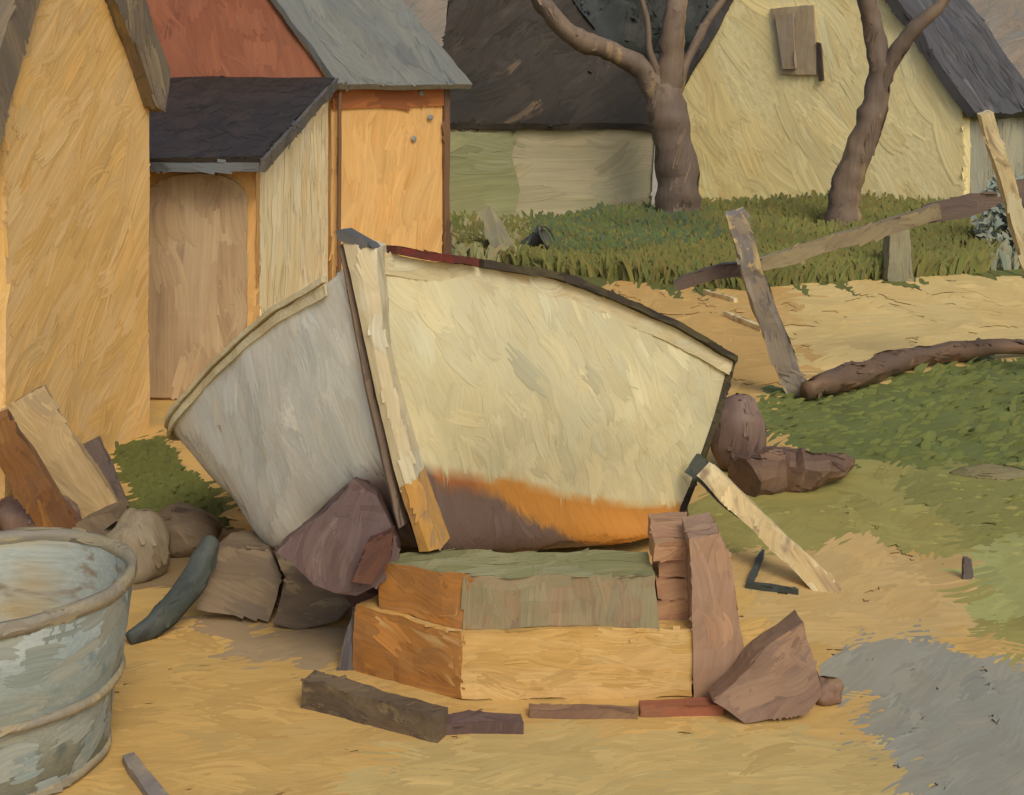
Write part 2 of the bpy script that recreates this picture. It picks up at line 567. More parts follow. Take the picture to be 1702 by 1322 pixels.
def make_ground():
    ys = []
    y = 1.2
    while y < 900:
        ys.append(y)
        y *= 1.0062 if y < 26 else 1.09
    xs = [-4, -2.4, -1.6, -1.1, -0.8] + [-0.62 + 1.24 * i / 330 for i in range(331)] + [0.8, 1.1, 1.6, 2.4, 4]
    verts, cols, faces = [], [], []
    for y in ys:
        for s in xs:
            x = s * y
            z = 0.0
            if y < 26:
                z = 0.0
            verts.append((x, y, z - 0.004))
            cols.extend(ground_col(x, y) + [1.0])
    nx = len(xs)
    for j in range(len(ys) - 1):
        for i in range(nx - 1):
            a = j * nx + i
            faces.append((a, a + 1, a + nx + 1, a + nx))
    # the near strip under and behind the painter
    b = len(verts)
    for x, y in ((-60, -60), (60, -60)):
        verts.append((x, y, -0.004)); cols.extend(lin((194, 154, 82)) + [1.0])
    faces.append((b, b + 1, nx - 1) + tuple(range(nx - 2, -1, -1)))
    qg = MATD[GROUND.name][2]
    brush, tint = [], []
    for p in verts:
        brush.extend(qg @ Vector(p)); tint.extend((1, 1, 1, 1))
    rg = random.Random(21)
    for _ in range(4200):
        u, v = rg.uniform(-160, 1860), 345 + 1120 * rg.random() ** 0.8
        g = G(u, v)
        px = g.y / F
        dep = g.y * g.y / (F * H)                 # metres of depth per pixel row
        c = ground_col(g.x, g.y)
        grey = abs(c[0] - c[2]) < .12
        L = rg.uniform(70, 200) * px; W = rg.uniform(18, 42)
        sl_ = (rg.gauss(.5, .18) if grey else rg.gauss(.10, .16))      # rows up per pixel across
        if u > 1150 and 640 < v < 1010:
            sl_ = rg.gauss(.28, .2)
        t = Vector((1, sl_ * dep / px, 0)); t.normalize()
        b = Vector((-t.y, t.x, 0)) if False else Vector((0, 1, 0))
        k = 1 + rg.gauss(0, .05); hs = rg.gauss(0, .015); sid = rg.uniform(0, 90)
        lift = .0006 + px * rg.uniform(.1, .6)
        bend = rg.gauss(0, .10) * W * 2
        for tr in range(7):
            o = ((tr + .5) / 7 - .5) * W
            s0 = -L / 2 + rg.random() * .3 * L; s1 = L / 2 - rg.random() * .3 * L
            prev = None
            for i in range(6):
                s_ = s0 + (s1 - s0) * i / 5
                cx = g + t * s_ + b * ((o + bend * 4 * s_ * s_ / L / L) * dep)
                hw = W / 7 * .64 * dep * (.5 if i in (0, 5) else 1)
                a = len(verts)
                for sg in (-1, 1):
                    verts.append((cx.x, cx.y + sg * hw, lift + (tr % 2) * px * .12))
                    cols.extend(c + [1.0])
                    brush.extend((s_ + sid * 3.7, (o * px + sg * W / 14 * px) + sid, sid * 2.3))
                    tint.extend((k * (1 + hs), k, k * (1 - 1.6 * hs), 1))
                if prev is not None:
                    faces.append((prev, a, a + 1, prev + 1))
                prev = a
    me = bpy.data.meshes.new('ground')
    me.from_pydata(verts, [], faces)
    at = me.color_attributes.new('Col', 'FLOAT_COLOR', 'POINT')
    at.data.foreach_set('color', cols)
    at = me.color_attributes.new('Tint', 'FLOAT_COLOR', 'POINT')
    at.data.foreach_set('color', tint)
    at = me.attributes.new('Brush', 'FLOAT_VECTOR', 'POINT')
    at.data.foreach_set('vector', brush)
    me.materials.append(GROUND)
    for p in me.polygons:
        p.use_smooth = True
    o = bpy.data.objects.new('ground', me)
    COL.objects.link(o)
    tag(o, 'sandy yard ground with grassy patches and a grey painted shadow', kind='structure')


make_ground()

# far hill standing for the dull sky, closing the view
bm = bmesh.new()
prev = None
for i in range(61):
    x = -75 + 150 * i / 60
    y = 62 + 0.004 * x * x * -1
    h = 14 + 2.2 * noise.noise(Vector((x * 0.05, 0, 0))) + 0.5 * noise.noise(Vector((x * 0.4, 5, 0)))
    ring = []
    for k in range(9):
        t = k / 8
        ring.append(bm.verts.new((x, y + 40 * t, h * math.sin(t * math.pi / 2) * (1 if k else 0) - 0.05 + 0.3 * noise.noise(Vector((x * .3, t * 9, 0))) * t)))
    if prev:
        for k in range(8):
            bm.faces.new((prev[k], ring[k], ring[k + 1], prev[k + 1]))
    prev = ring
tag(finish('sky_hill', bm, SKYHILL, smooth=True), 'grey brown hill standing for the dull sky behind the houses', kind='structure')


# ------------------------------------------------------------------ grass
def blades(name, specs, label, short=False):
    verts, faces, cols = [], [], []
    rnd = random.Random(11)
    for poly, n, hpx, wpx, palette, lean in specs:
        us = [p[0] for p in poly]; vs = [p[1] for p in poly]
        k = 0
        while k < n:
            u, v = rnd.uniform(min(us), max(us)), rnd.uniform(min(vs), max(vs))
            if not inside(u, v, poly):
                continue
            k += 1
            g = G(u, v)
            s = g.y / F
            clump = noise.noise(Vector((g.x * 0.9, g.y * 0.9, 2)))
            h = hpx * s * rnd.uniform(0.55, 1.15) * (1 + 0.35 * clump)
            wd = wpx * s * rnd.uniform(0.6, 1.3)
            a = rnd.uniform(-0.7, 0.7)
            t = Vector((math.cos(a), math.sin(a), 0))
            ln = Vector((rnd.gauss(lean, 0.28), rnd.gauss(0, 0.25), 1)).normalized()
            c = rnd.choice(palette)
            cl = noise.noise(Vector((g.x * 0.6 + 9, g.y * 0.6, 5)))
            c = [x * (1 + 0.12 * cl + rnd.uniform(-0.05, 0.05)) for x in c]
            c = lin([min(255, x) for x in c])
            if short:                       # short grass takes the tone of its patch
                gcol = ground_col(g.x, g.y)
                if gcol[0] > gcol[1] * 1.25:
                    continue
                c = [.7 * a_ + .3 * b_ for a_, b_ in zip(gcol, c)]
            c = c + [1.0]
            b = len(verts)
            g.z = -0.02
            m = g + ln * h * 0.6
            verts += [g - t * wd * 0.4, g + t * wd * 0.4, m + t * wd * 0.5, m - t * wd * 0.5,
                      g + ln * h + Vector((ln.x * h * 0.3, 0, -0.06 * h)) - t * wd * .28, g + ln * h * .95 + Vector((ln.x * h * 0.3, 0, -0.06 * h)) + t * wd * .28]
            faces += [(b, b + 1, b + 2, b + 3), (b + 3, b + 2, b + 5, b + 4)]
            cols += c * 6
    me = bpy.data.meshes.new(name)
    me.from_pydata(verts, [], faces)
    at = me.color_attributes.new('Col', 'FLOAT_COLOR', 'POINT')
    at.data.foreach_set('color', cols)
    me.materials.append(BLADE)
    me.normals_split_custom_set_from_vertices([(0.05, -0.5, 0.86)] * len(verts))
    o = bpy.data.objects.new(name, me)
    COL.objects.link(o)
    tag(o, label, kind='stuff')


OL = [(106, 104, 50), (112, 108, 54), (100, 102, 52), (114, 107, 54)]
DK = [(84, 94, 54), (78, 92, 62), (94, 98, 50), (88, 100, 52)]
YG = [(148, 138, 70), (140, 134, 68), (156, 144, 76), (134, 130, 66)]
FG = [(106, 112, 54), (100, 108, 56), (112, 114, 58), (98, 104, 52)]
blades('grass', [
    ([(740, 395), (1000, 388), (1060, 362), (1640, 362), (1660, 400), (1640, 455), (1340, 472), (1240, 484), (1060, 470), (900, 452), (740, 430)], 21000, 42, 7, OL, 0.05),
    ([(880, 385), (1150, 375), (1200, 430), (1040, 450), (900, 440)], 4500, 46, 8, DK, 0.05),
    ([(740, 400), (880, 395), (860, 445), (750, 440)], 900, 40, 9, [(140, 134, 92), (128, 126, 80), (148, 140, 98)], 0.2),
    ([(1640, 380), (1900, 370), (1900, 440), (1650, 450)], 1200, 40, 8, [(128, 130, 104), (118, 122, 96), (134, 132, 100)], 0.1),
], 'tall olive meadow grass in front of the houses and trees')
blades('short_grass', [
    ([(1245, 660), (1345, 655), (1430, 640), (1600, 600), (1900, 580), (1900, 780), (1702, 790), (1500, 770), (1330, 740), (1260, 720)], 900, 20, 16, FG, 0.9),
    ([(1150, 860), (1190, 790), (1300, 765), (1480, 775), (1702, 790), (1900, 790), (1900, 1000), (1730, 1070), (1625, 1050), (1600, 925), (1400, 890), (1270, 905)], 400, 15, 16, YG, 1.1),
    ([(1480, 800), (1702, 780), (1900, 780), (1900, 940), (1640, 920), (1560, 880)], 250, 16, 16, FG, 1.1),
    ([(185, 745), (262, 735), (320, 800), (420, 895), (330, 870), (230, 845)], 1300, 18, 12, [(94, 98, 44), (86, 92, 44), (104, 104, 50)], 0.5),
], 'short green grass on the yard beside the boat', True)

# ------------------------------------------------------------------ thatched ochre shed at the left
A = Vector((-2.378, 6.22, 0)); B0 = Vector((-2.13, 8.0, 0))
Bq = A.lerp(B0, 0.915)
fd = (B0 - A)
back = Vector((-0.99, 0.137, 0))


def fp(t, z, o=0.0):
    p = A + fd * t - back * o
    return Vector((p.x, p.y, z))


shed = thing('thatched_shed', A.lerp(Bq, 0.5) + back * 1.4, 'ochre limewashed shed gable under thick grey thatch', 'shed')
finish('wall', prism([fp(0, -0.05), fp(0.915, -0.05), fp(0.915, 1.9), fp(0.293, 2.98), fp(0, 2.02)], back * 2.8), OCHRE, shed, 0.25, 0.012, 1.6)
th = prism([fp(-0.16, 1.52, .07), fp(0.293, 3.04, .07), fp(0.88, 1.90, .07), fp(0.96, 1.86, .07), fp(0.99, 2.10, .07), fp(0.30, 3.50, .07), fp(-0.27, 1.62, .07)], back * 3.1)
finish('thatch_roof', th, THATCH, shed, 0.12, 0.02, 2.5)

# ------------------------------------------------------------------ lean-to with door
LX, LY0, LY1 = -1.648, 8.54, 11.86
lean = thing('lean_to', ((-2.4 + LX) / 2, 10.0, 0), 'low lean-to with brown plank door under black tar felt roof', 'lean-to')


def lz(y):
    return 1.50 + (y - LY0) * 0.125


yv = [Vector((LX, LY0 + .124, -.05)), Vector((LX, LY1, -.05)), Vector((LX, LY1, lz(LY1))), Vector((LX, LY0 + .124, lz(LY0 + .124)))]
finish('side_wall', prism(yv, (-0.12, 0, 0)), CREAM_SIDE, lean, 0.3, 0.012, 1.8)
finish('front_wall', prism([Vector((x, LY0 + .003, z)) for x, z in ((LX - .002, -.05), (-3.3, -.05), (-3.3, lz(LY0)), (LX - .002, lz(LY0)))], (0, .12, 0)), OCHRE_DEEP, lean, 0.3, 0.008, 1.8)
dp = [(-2.34, 0.02), (LX - 0.06, 0.02)]
for k in range(9):
    a = math.pi * k / 8
    dp.append((-2.024 + 0.316 * math.copysign(abs(math.cos(a)) ** .7, math.cos(a)), 1.29 + 0.17 * math.sin(a)))
dr = finish('door', prism([Vector((x, LY0 - .022, z)) for x, z in dp], (0, .021, 0)), DOOR, lean, 0.12, 0.008, 3)
# roof: felt sheet sloping to the viewer, pale board along its edges
e0, e1 = LY0 - 0.22, LY1 - 0.02
felt = slab((LX + .065, e0, lz(e0) + .10), (-3.4, e0, lz(e0) + .10), (-3.4, e1, lz(e1) + .20), (LX + .065, e1, lz(e1) + .20), 0.05)
rf = finish('roof', felt, TAR, lean, 0.22, 0.016, 2.2)
finish('roof_edge', beam((LX + .083, e0 - .01, lz(e0) + .055), (LX + .083, e1, lz(e1) + .155), 0.03, 0.085, (1, 0, 0)), TAREDGE, lean, 0.2, 0.008, 3)
finish('eave_board', beam((LX + .065, e0 - .018, lz(e0) + .045), (-3.35, e0 - .018, lz(e0) + .045), 0.03, 0.055, (0, 1, 0)), paint('blue_grey_board', (104, 108, 108), (88, 88, 84), px=.012, d=(1, 0, 0)), lean, 0.2, 0.008, 3)

# ------------------------------------------------------------------ orange cottage: red wing and grey-roofed wing
C0 = Vector((-1.628, 11.9, 0))
ev = Vector((0.7071, 0.7071, 0)); pv = Vector((-0.7071, 0.7071, 0))
cot = thing('orange_cottage', (-1.9, 13.2, 0), 'orange cottage with a red tiled wing and a grey zinc roof', 'cottage')
WD = 1.345
E0 = 2.10
tn = math.tan(math.radians(40))
dep = 2.9
gp = lambda a, b, z: C0 + ev * a + pv * b + Vector((0, 0, z))
finish('wall', prism([gp(WD, 0, -.05), gp(WD, dep, -.05), gp(WD, dep, E0), gp(WD, dep / 2, E0 + dep / 2 * tn - .05), gp(WD, 0, E0)], -ev * WD), OCHRE_DEEP, cot, 0.3, 0.014, 1.6)
finish('fascia', prism([gp(-.0, -.024, E0 - .27), gp(WD, -.024, E0 - .25), gp(WD, -.024, E0 + .02), gp(0, -.024, E0 + .02)], pv * .02), RUST, cot, 0.2, 0.008, 3)
finish('corner_shade_strip', prism([gp(WD + .004, -.03, 0), gp(WD + .075, -.03, 0), gp(WD + .075, -.03, E0), gp(WD + .004, -.03, E0)], pv * .1), BROWNSHADE, cot, 0.3, 0.01, 2.5)  # dark strip standing for the shaded house corner
finish('corner_gap_shade', tube([gp(.03, -.09, E0 - .1), gp(.03, -.08, 1.2), gp(.03, -.08, .1)], [.018, .02, .02], 8), BROWNSHADE, cot, amp=.006, freq=4)  # gap shade at the wall corner, built as a thin dark tube
oh = 0.17
zz = lambda b: E0 + .095 + b * tn
r1 = slab(gp(-.05, -oh, zz(-oh)), gp(WD + .26, -oh, zz(-oh)), gp(WD + .2, dep / 2, zz(dep / 2)), gp(-.05, dep / 2, zz(dep / 2)), .06)
slab(gp(-.05, dep + oh, zz(-oh)), gp(WD + .2, dep + oh, zz(-oh)), gp(WD + .2, dep / 2 + .003, zz(dep / 2)), gp(-.05, dep / 2 + .003, zz(dep / 2)), .06, r1)
finish('zinc_roof', r1, SLATE, cot, 0.16, 0.024, 2.2)
for (u, v) in ((697, 155), (712, 195), (685, 231)):
    # little wall ties: where this sight line meets the wall plane
    n = -pv
    d = P(u, v, 1.0) - Vector((0, 0, H))
    t = (C0 - Vector((0, 0, H))).dot(n) / d.dot(n)
    p = Vector((0, 0, H)) + d * t + n * 0.03
    b2 = bmesh.new()
    bmesh.ops.create_icosphere(b2, subdivisions=2, radius=1)
    for q in b2.verts:
        q.co = p + ev * q.co.x * .036 + Vector((0, 0, 1)) * q.co.z * .03 + n * q.co.y * .012
    finish('wall_tie', b2, paint('grey_iron', (128, 132, 124), px=.02), cot, amp=.006, freq=12, daub=0)
# red wing
RX0, RX1, RY = -5.2, -1.70, 11.93
t50 = math.tan(math.radians(50))
finish('red_wing_wall', prism([Vector((RX1, RY + .02, -.05)), Vector((RX0, RY + .02, -.05)), Vector((RX0, RY + 3, -.05)), Vector((RX1, RY + 3, -.05))], (0, 0, 2.05)), OCHRE_DEEP, cot, 0.6, 0.01, 1.6)
finish('red_wing_gable', prism([Vector((RX0 + .02, RY + .02, 2.003)), Vector((RX0 + .02, RY + 3, 2.003)), Vector((RX0 + .02, RY + 1.5, 2.0 + 1.5 * t50))], (.15, 0, 0)), OCHRE_DEEP, cot, 0.6, 0.005, 1.6)
# the tiles stop along the valley against the grey wing
vx = lambda b: RX1 + .04 - b
b3 = slab((RX0 - .1, RY - .10, 2.10 - .1 * t50), (vx(-.1), RY - .10, 2.10 - .1 * t50), (vx(1.5), RY + 1.5, 2.08 + 1.5 * t50), (RX0 - .1, RY + 1.5, 2.08 + 1.5 * t50), .06)
slab((RX0 - .1, RY + 3.15, 2.08 - .15 * t50), (vx(1.5), RY + 3.15, 2.08 - .15 * t50), (vx(1.5), RY + 1.503, 2.08 + 1.5 * t50), (RX0 - .1, RY + 1.503, 2.08 + 1.5 * t50), .06, b3)
finish('red_tile_roof', b3, RED, cot, 0.22, 0.014, 2)

# ------------------------------------------------------------------ low barn with hipped dark thatch
barn = thing('low_barn', (0.5, 21.5, 0), 'low grey green barn with dark hipped thatch roof', 'barn')
finish('wall', prism([Vector((x, 20, z)) for x, z in ((-1.25, -.05), (2.25, -.05), (2.25, 1.44), (-1.25, 1.44))], (0, 4.4, 0)), BARNW, barn, 0.4, 0.035, 0.8)
b4 = bmesh.new()
ez = 1.50
q = [Vector(p) for p in ((-1.08, 19.90, ez), (2.38, 19.90, ez), (2.38, 24.7, ez), (-1.08, 24.7, ez), (-1.05, 22.2, 4.15), (0.45, 22.2, 4.15))]
vs = [b4.verts.new(p) for p in q]
vl = [b4.verts.new(p - Vector((0, 0, .09))) for p in q[:4]]
for f in ((0, 1, 5, 4), (1, 2, 5), (2, 3, 4, 5), (3, 0, 4)):
    b4.faces.new([vs[i] for i in f])
for i in range(4):
    b4.faces.new((vl[i], vl[(i + 1) % 4], vs[(i + 1) % 4], vs[i]))
b4.faces.new(vl[::-1])
finish('thatch_roof', b4, BARNTH, barn, 0.22, 0.06, 1.4)

finish('corner_highlight', prism([Vector((x, 19.95, z)) for x, z in ((2.10, 0), (2.22, 0), (2.20, .6), (2.22, 1.25), (2.16, 1.28), (2.12, .7))], (0, .03, 0)), paint('highlight_white', (226, 220, 204), (206, 196, 172), px=.02, d=(0, 0, 1)), barn, .3, .012, 2)  # edge highlight at the barn corner, painted as a white strip
finish('mossy_plaster', prism([Vector((x, 19.95, z)) for x, z in ((-1.2, 0), (0.02, 0), (0.12, .5), (0.0, 1.0), (.05, 1.36), (-1.2, 1.38))], (0, .03, 0)), paint('mossy_limewash', (142, 140, 92), (154, 150, 106), (130, 130, 88), px=.032, d=(1, 0, .1), patch=.6), barn, .3, .015, 1.5)

# ------------------------------------------------------------------ cream gabled house
R0 = Vector((6.809, 20.0, 0)); a38 = math.radians(38)
gx = Vector((-math.cos(a38), math.sin(a38), 0))      # along the gable, to its far corner
gb = Vector((math.sin(a38), math.cos(a38), 0))       # along the long side, away
W2, D2 = 5.1, 3.3
hp = lambda a, b, z: R0 + gx * a + gb * b + Vector((0, 0, z))
ch = thing('cream_house', hp(W2 / 2, D2 / 2, 0), 'cream limewashed gable house with blue black roof', 'house')
EZ, AZ = 1.84, 5.55
finish('gable_wall', prism([hp(0, 0, -.05), hp(W2, 0, -.05), hp(W2, 0, EZ), hp(W2 / 2, 0, AZ), hp(0, 0, EZ)], gb * .3), CREAM, ch, 0.5, 0.03, 0.9)
finish('side_wall', prism([hp(.02, .3, -.05), hp(.02, D2, -.05), hp(.02, D2, EZ), hp(.02, .3, EZ)], gx * .3), GREYW, ch, 0.5, 0.03, 0.9)
finish('rear_wall', prism([hp(.32, D2 - .3, -.05), hp(W2, D2 - .3, -.05), hp(W2, D2 - .3, EZ), hp(W2 / 2, D2 - .3, AZ - .05), hp(.32, D2 - .3, EZ)], gb * .3), GREYW, ch, 0.8, 0.02)
finish('far_side_wall', prism([hp(W2 - .3, .3, -.05), hp(W2 - .3, D2 - .3, -.05), hp(W2 - .3, D2 - .3, EZ), hp(W2 - .3, .3, EZ)], gx * .28), GREYW, ch, 0.8, 0.02)
sl2 = (AZ - EZ) / (W2 / 2)
ov = .22
rz = lambda a: EZ + .12 + a * sl2
b5 = slab(hp(-ov, -.12, rz(-ov)), hp(-ov, D2 + .12, rz(-ov)), hp(W2 / 2, D2 + .12, rz(W2 / 2)), hp(W2 / 2, -.12, rz(W2 / 2)), .14)
slab(hp(W2 + ov, -.12, rz(-ov)), hp(W2 + ov, D2 + .12, rz(-ov)), hp(W2 / 2 + .003, D2 + .12, rz(W2 / 2)), hp(W2 / 2 + .003, -.12, rz(W2 / 2)), .14, b5)
finish('roof', b5, BLUESL, ch, 0.3, 0.05, 1.1)


def on_gable(u, v, o):
    n = -gb
    d = P(u, v, 1.0) - Vector((0, 0, H))
    t = (R0 + n * o - Vector((0, 0, H))).dot(n) / d.dot(n)
    return Vector((0, 0, H)) + d * t


wf = finish('window', prism([on_gable(u, v, .07) for u, v in ((1280, 14), (1352, 10), (1358, 124), (1296, 122))], gb * .06), WINF, ch, 0.2, 0.02, 2)
pane = finish('pane', prism([on_gable(u, v, .125) for u, v in ((1288, 26), (1318, 23), (1322, 114), (1301, 115))], gb * .03), WING, ch, 0.2, 0.01, 2)
pane.parent = wf
shut = finish('shutter', prism([on_gable(u, v, .09) for u, v in ((1357, 70), (1364, 72), (1368, 134), (1360, 136))], gb * .05), paint('dark_shutter', (72, 62, 52), px=.03), ch, 0.2, 0.02, 3)

# ------------------------------------------------------------------ trees
def tree_a():
    Y = 18.8
    t = thing('bare_tree', P(1128, 384, Y), 'thick forked bare tree standing at the barn corner', 'tree', 'bare trees before the houses')
    k = Y / F
    finish('trunk', tube([P(1128, 392, Y), P(1130, 330, Y), P(1124, 250, Y), P(1108, 180, Y), P(1098, 140, Y)], [44 * k, 36 * k, 34 * k, 33 * k, 24 * k], 14, rough=.25), BARK, t, amp=.035, freq=1.6, smooth=True, over=.7)
    finish('limb', tube([P(1098, 165, Y), P(1072, 118, Y), P(1020, 88, Y - .1), P(955, 62, Y - .3), P(905, 12, Y - .4), P(870, -50, Y - .5), P(800, -190, Y - .5)], [24 * k, 20 * k, 17 * k, 18 * k, 15 * k, 11 * k, 5 * k], 12, rough=.25), BARK, t, amp=.03, freq=1.8, smooth=True, over=.7)
    finish('limb', tube([P(1108, 170, Y), P(1114, 100, Y), P(1122, 30, Y), P(1130, -50, Y + .2), P(1170, -200, Y + .4)], [24 * k, 21 * k, 19 * k, 16 * k, 6 * k], 12, rough=.25), BARK, t, amp=.03, freq=1.8, smooth=True, over=.7)
    finish('branch', tube([P(1122, 150, Y), P(1145, 95, Y + .1), P(1180, 30, Y + .2), P(1222, -30, Y + .3), P(1270, -120, Y + .4)], [12 * k, 8 * k, 7 * k, 6 * k, 3 * k], 8, rough=.2), BARK, t, amp=.02, freq=2, smooth=True, over=.7)
    finish('branch', tube([P(1100, 140, Y), P(1080, 90, Y - .1), P(1075, 30, Y - .1), P(1050, -60, Y)], [9 * k, 6 * k, 5 * k, 3 * k], 8, rough=.2), BARK, t, amp=.02, freq=2, smooth=True, over=.7)


def tree_b():
    Y = 17.6
    t = thing('bare_tree', P(1405, 390, Y), 'slim leaning bare tree before the cream gable wall', 'tree', 'bare trees before the houses')
    k = Y / F
    finish('trunk', tube([P(1398, 392, Y), P(1404, 330, Y), P(1424, 262, Y), P(1450, 190, Y), P(1460, 120, Y), P(1450, 40, Y), P(1432, -30, Y), P(1400, -190, Y)], [30 * k, 26 * k, 23 * k, 23 * k, 20 * k, 17 * k, 14 * k, 6 * k], 14, rough=.28), BARK, t, amp=.035, freq=1.6, smooth=True, over=.7)
    finish('limb', tube([P(1458, 165, Y), P(1480, 110, Y - .1), P(1508, 62, Y - .2), P(1560, 10, Y - .3), P(1640, -90, Y - .3)], [14 * k, 13 * k, 13 * k, 10 * k, 5 * k], 10, rough=.3), BARK, t, amp=.03, freq=2, smooth=True, over=.7)


tree_a(); tree_b()


def leaves(name, root, blobs, n, size, palette, mat):
    verts, faces, cols = [], [], []
    rnd = random.Random(5)
    for _ in range(n):
        c, r = rnd.choice(blobs)
        d = Vector((rnd.gauss(0, 1), rnd.gauss(0, 1), rnd.gauss(0, 1))).normalized()
        k = rnd.uniform(0.4, 1.0) ** 0.6
        p = Vector(c) + Vector((d.x * r[0], d.y * r[1], d.z * r[2])) * k
        p += noise.noise_vector(p * 1.2) * 0.25
        t = Vector((rnd.gauss(0, 1), rnd.gauss(0, .6), rnd.gauss(0, 1))).normalized()
        s = t.cross(Vector((rnd.gauss(0, 1), rnd.gauss(0, 1), rnd.gauss(0, 1)))).normalized()
        a = size * rnd.uniform(.6, 1.4)
        b = len(verts)
        verts += [p - t * a, p + s * a * .5, p + t * a, p - s * a * .5]
        faces.append((b, b + 1, b + 2, b + 3) if t.cross(s).y > 0 else (b + 3, b + 2, b + 1, b))
        col = rnd.choice(palette)
        cols += (lin([min(255, x * (1 + .15 * noise.noise(p * .9))) for x in col]) + [1.0]) * 4
    off = Vector(root.location)
    me = bpy.data.meshes.new(name)
    me.from_pydata([v - off for v in verts], [], faces)
    at = me.color_attributes.new('Col', 'FLOAT_COLOR', 'POINT')
    at.data.foreach_set('color', cols)
    me.materials.append(mat)
    me.normals_split_custom_set_from_vertices([(0.0, -0.62, 0.78)] * len(verts))
    o = bpy.data.objects.new(name, me)
    COL.objects.link(o)
    o.parent = root
    return o


DKCORE = paint('dark_tree_mass', (66, 66, 57), (58, 61, 56), (76, 72, 58), px=.035, d=(.3, 0, 1))
dt = thing('dark_tree', (2.9, 27, 0), 'dense dark tree rising behind the thatched barn', 'tree')
finish('trunk', tube([(2.9, 27, -.1), (2.9, 27, 1.5), (3.0, 27, 3.2)], [.3, .22, .12], 10), BARK, dt, amp=.02)
blobs = [((2.0, 27, 3.2), (1.6, 1.3, 1.7)), ((3.6, 27, 3.4), (1.5, 1.3, 2.0)), ((2.8, 27.3, 4.6), (2.1, 1.4, 1.6)), ((1.3, 27.3, 4.3), (1.3, 1.2, 1.2)), ((3.3, 26.6, 2.0), (1.3, .9, 1.2))]
cb = bmesh.new()
for c_, r_ in blobs:
    vv = bmesh.ops.create_icosphere(cb, subdivisions=4, radius=1.0)['verts']
    for v in vv:
        k = .93 + .16 * noise.noise(v.co * 1.7 + Vector(c_)) + .10 * noise.noise(v.co * 5 + Vector(c_))
        v.co = Vector((v.co.x * r_[0], v.co.y * r_[1], v.co.z * r_[2])) * k + Vector(c_)
finish('crown', cb, DKCORE, dt, smooth=True, over=3.0)
leaves('foliage', dt, [(c_, [x * 1.16 for x in r_]) for c_, r_ in blobs], 5000, .085, [(66, 66, 57), (60, 62, 56), (72, 69, 57)], DKTREE)

sh = thing('shade_shrub', G(1690, 430), 'blue green shrub standing for shade right of the oar blade', 'shrub')  # leaf mass put in for the bluish shade patch here
finish('shade_shrub_stem', tube([G(1690, 430), G(1690, 430) + Vector((0, 0, .3))], [.03, .02], 8), BARK, sh)
gc = G(1690, 430)
leaves('foliage', sh, [(gc + Vector((-.1, 0, .35)), (.42, .3, .35)), (gc + Vector((.4, .1, .45)), (.5, .4, .45)), (gc + Vector((0.1, .1, .75)), (.3, .3, .25))], 900, .07,
       [(138, 146, 126), (130, 138, 122), (144, 146, 122), (124, 134, 120)], SHRUB)

# ------------------------------------------------------------------ posts, oar, rail, log
pA0, pA1 = G(1335, 655), P(1222, 352, 8.45)
tag(finish('leaning_post', beam(pA0 - Vector((0, 0, .06)), pA1, .15, .12, w1=.125, h1=.1, bend=-.03, nseg=10), GREYWOOD, None, .05, .016, 5, origin=pA0),
    'weathered grey leaning post with the oar tied behind it', 'post', 'posts holding the oar')
pB0, pB1 = G(1772, 622), P(1638, 188, 9.0)
tag(finish('leaning_post', beam(pB0 - Vector((0, 0, .06)), pB1, .13, .12, w1=.085, h1=.08, nseg=10), PALEWOOD, None, .06, .012, 5, origin=pB0),
    'tall pale sunlit leaning post at the oar blade tip', 'post', 'posts holding the oar')
oar = thing('oar', P(1385, 402, 8.85), 'long olive grey wooden oar slung behind the posts', 'oar')
finish('shaft', beam(P(1240, 446, 8.72), P(1560, 352, 9.0), .085, .07, (0, 0, 1), w1=.10, nseg=12), OARWOOD, oar, .06, .012, 5)
finish('blade', prism([P(u, v, 9.03) for u, v in ((1535, 344), (1560, 336), (1615, 322), (1650, 322), (1668, 332), (1640, 350), (1600, 364), (1545, 372))], (0, .05, 0)), OARBLADE, oar, .06, .01, 5)
finish('grip', prism([P(u, v, 8.7) for u, v in ((1120, 470), (1140, 458), (1200, 441), (1250, 433), (1250, 455), (1190, 466), (1130, 482))], (0, .06, 0)), OARBLADE, oar, .06, .01, 5)
tag(finish('rail_end', beam(P(1684, 322, 9.16), P(1790, 305, 9.3), .16, .06, (0, 0, 1)), OARBLADE, None, .08, .012, 5), 'dark rail end nailed behind the pale post', 'rail')
g0 = G(1490, 466)
tag(finish('marker_stone', beam(g0 - Vector((0, 0, .05)), g0 + Vector((0, 0, .56)), .25, .2, w1=.21), paint('pale_grey_marker', (146, 138, 100), (138, 132, 104), px=.022, d=(0, 0, 1)), None, .1, .025, 3, origin=g0), 'short upright grey stone in the olive grass below the oar', 'stone')
lg = [G(1338, 655, .05), G(1420, 632, .06), G(1520, 600, .06), G(1620, 588, .06), G(1760, 578, .05)]
lg = [p + Vector((0, 0, .03)) for p in lg]
tag(finish('fallen_log', tube(lg, [.06, .085, .08, .07, .03], 12, rough=.4), paint('dark_log_bark', (118, 92, 66), (100, 80, 62), (142, 112, 78), px=.011, d=(1, .5, 0)), None, amp=.02, freq=3, smooth=True), 'long brown fallen log along the edge of the sandy bank', 'log')

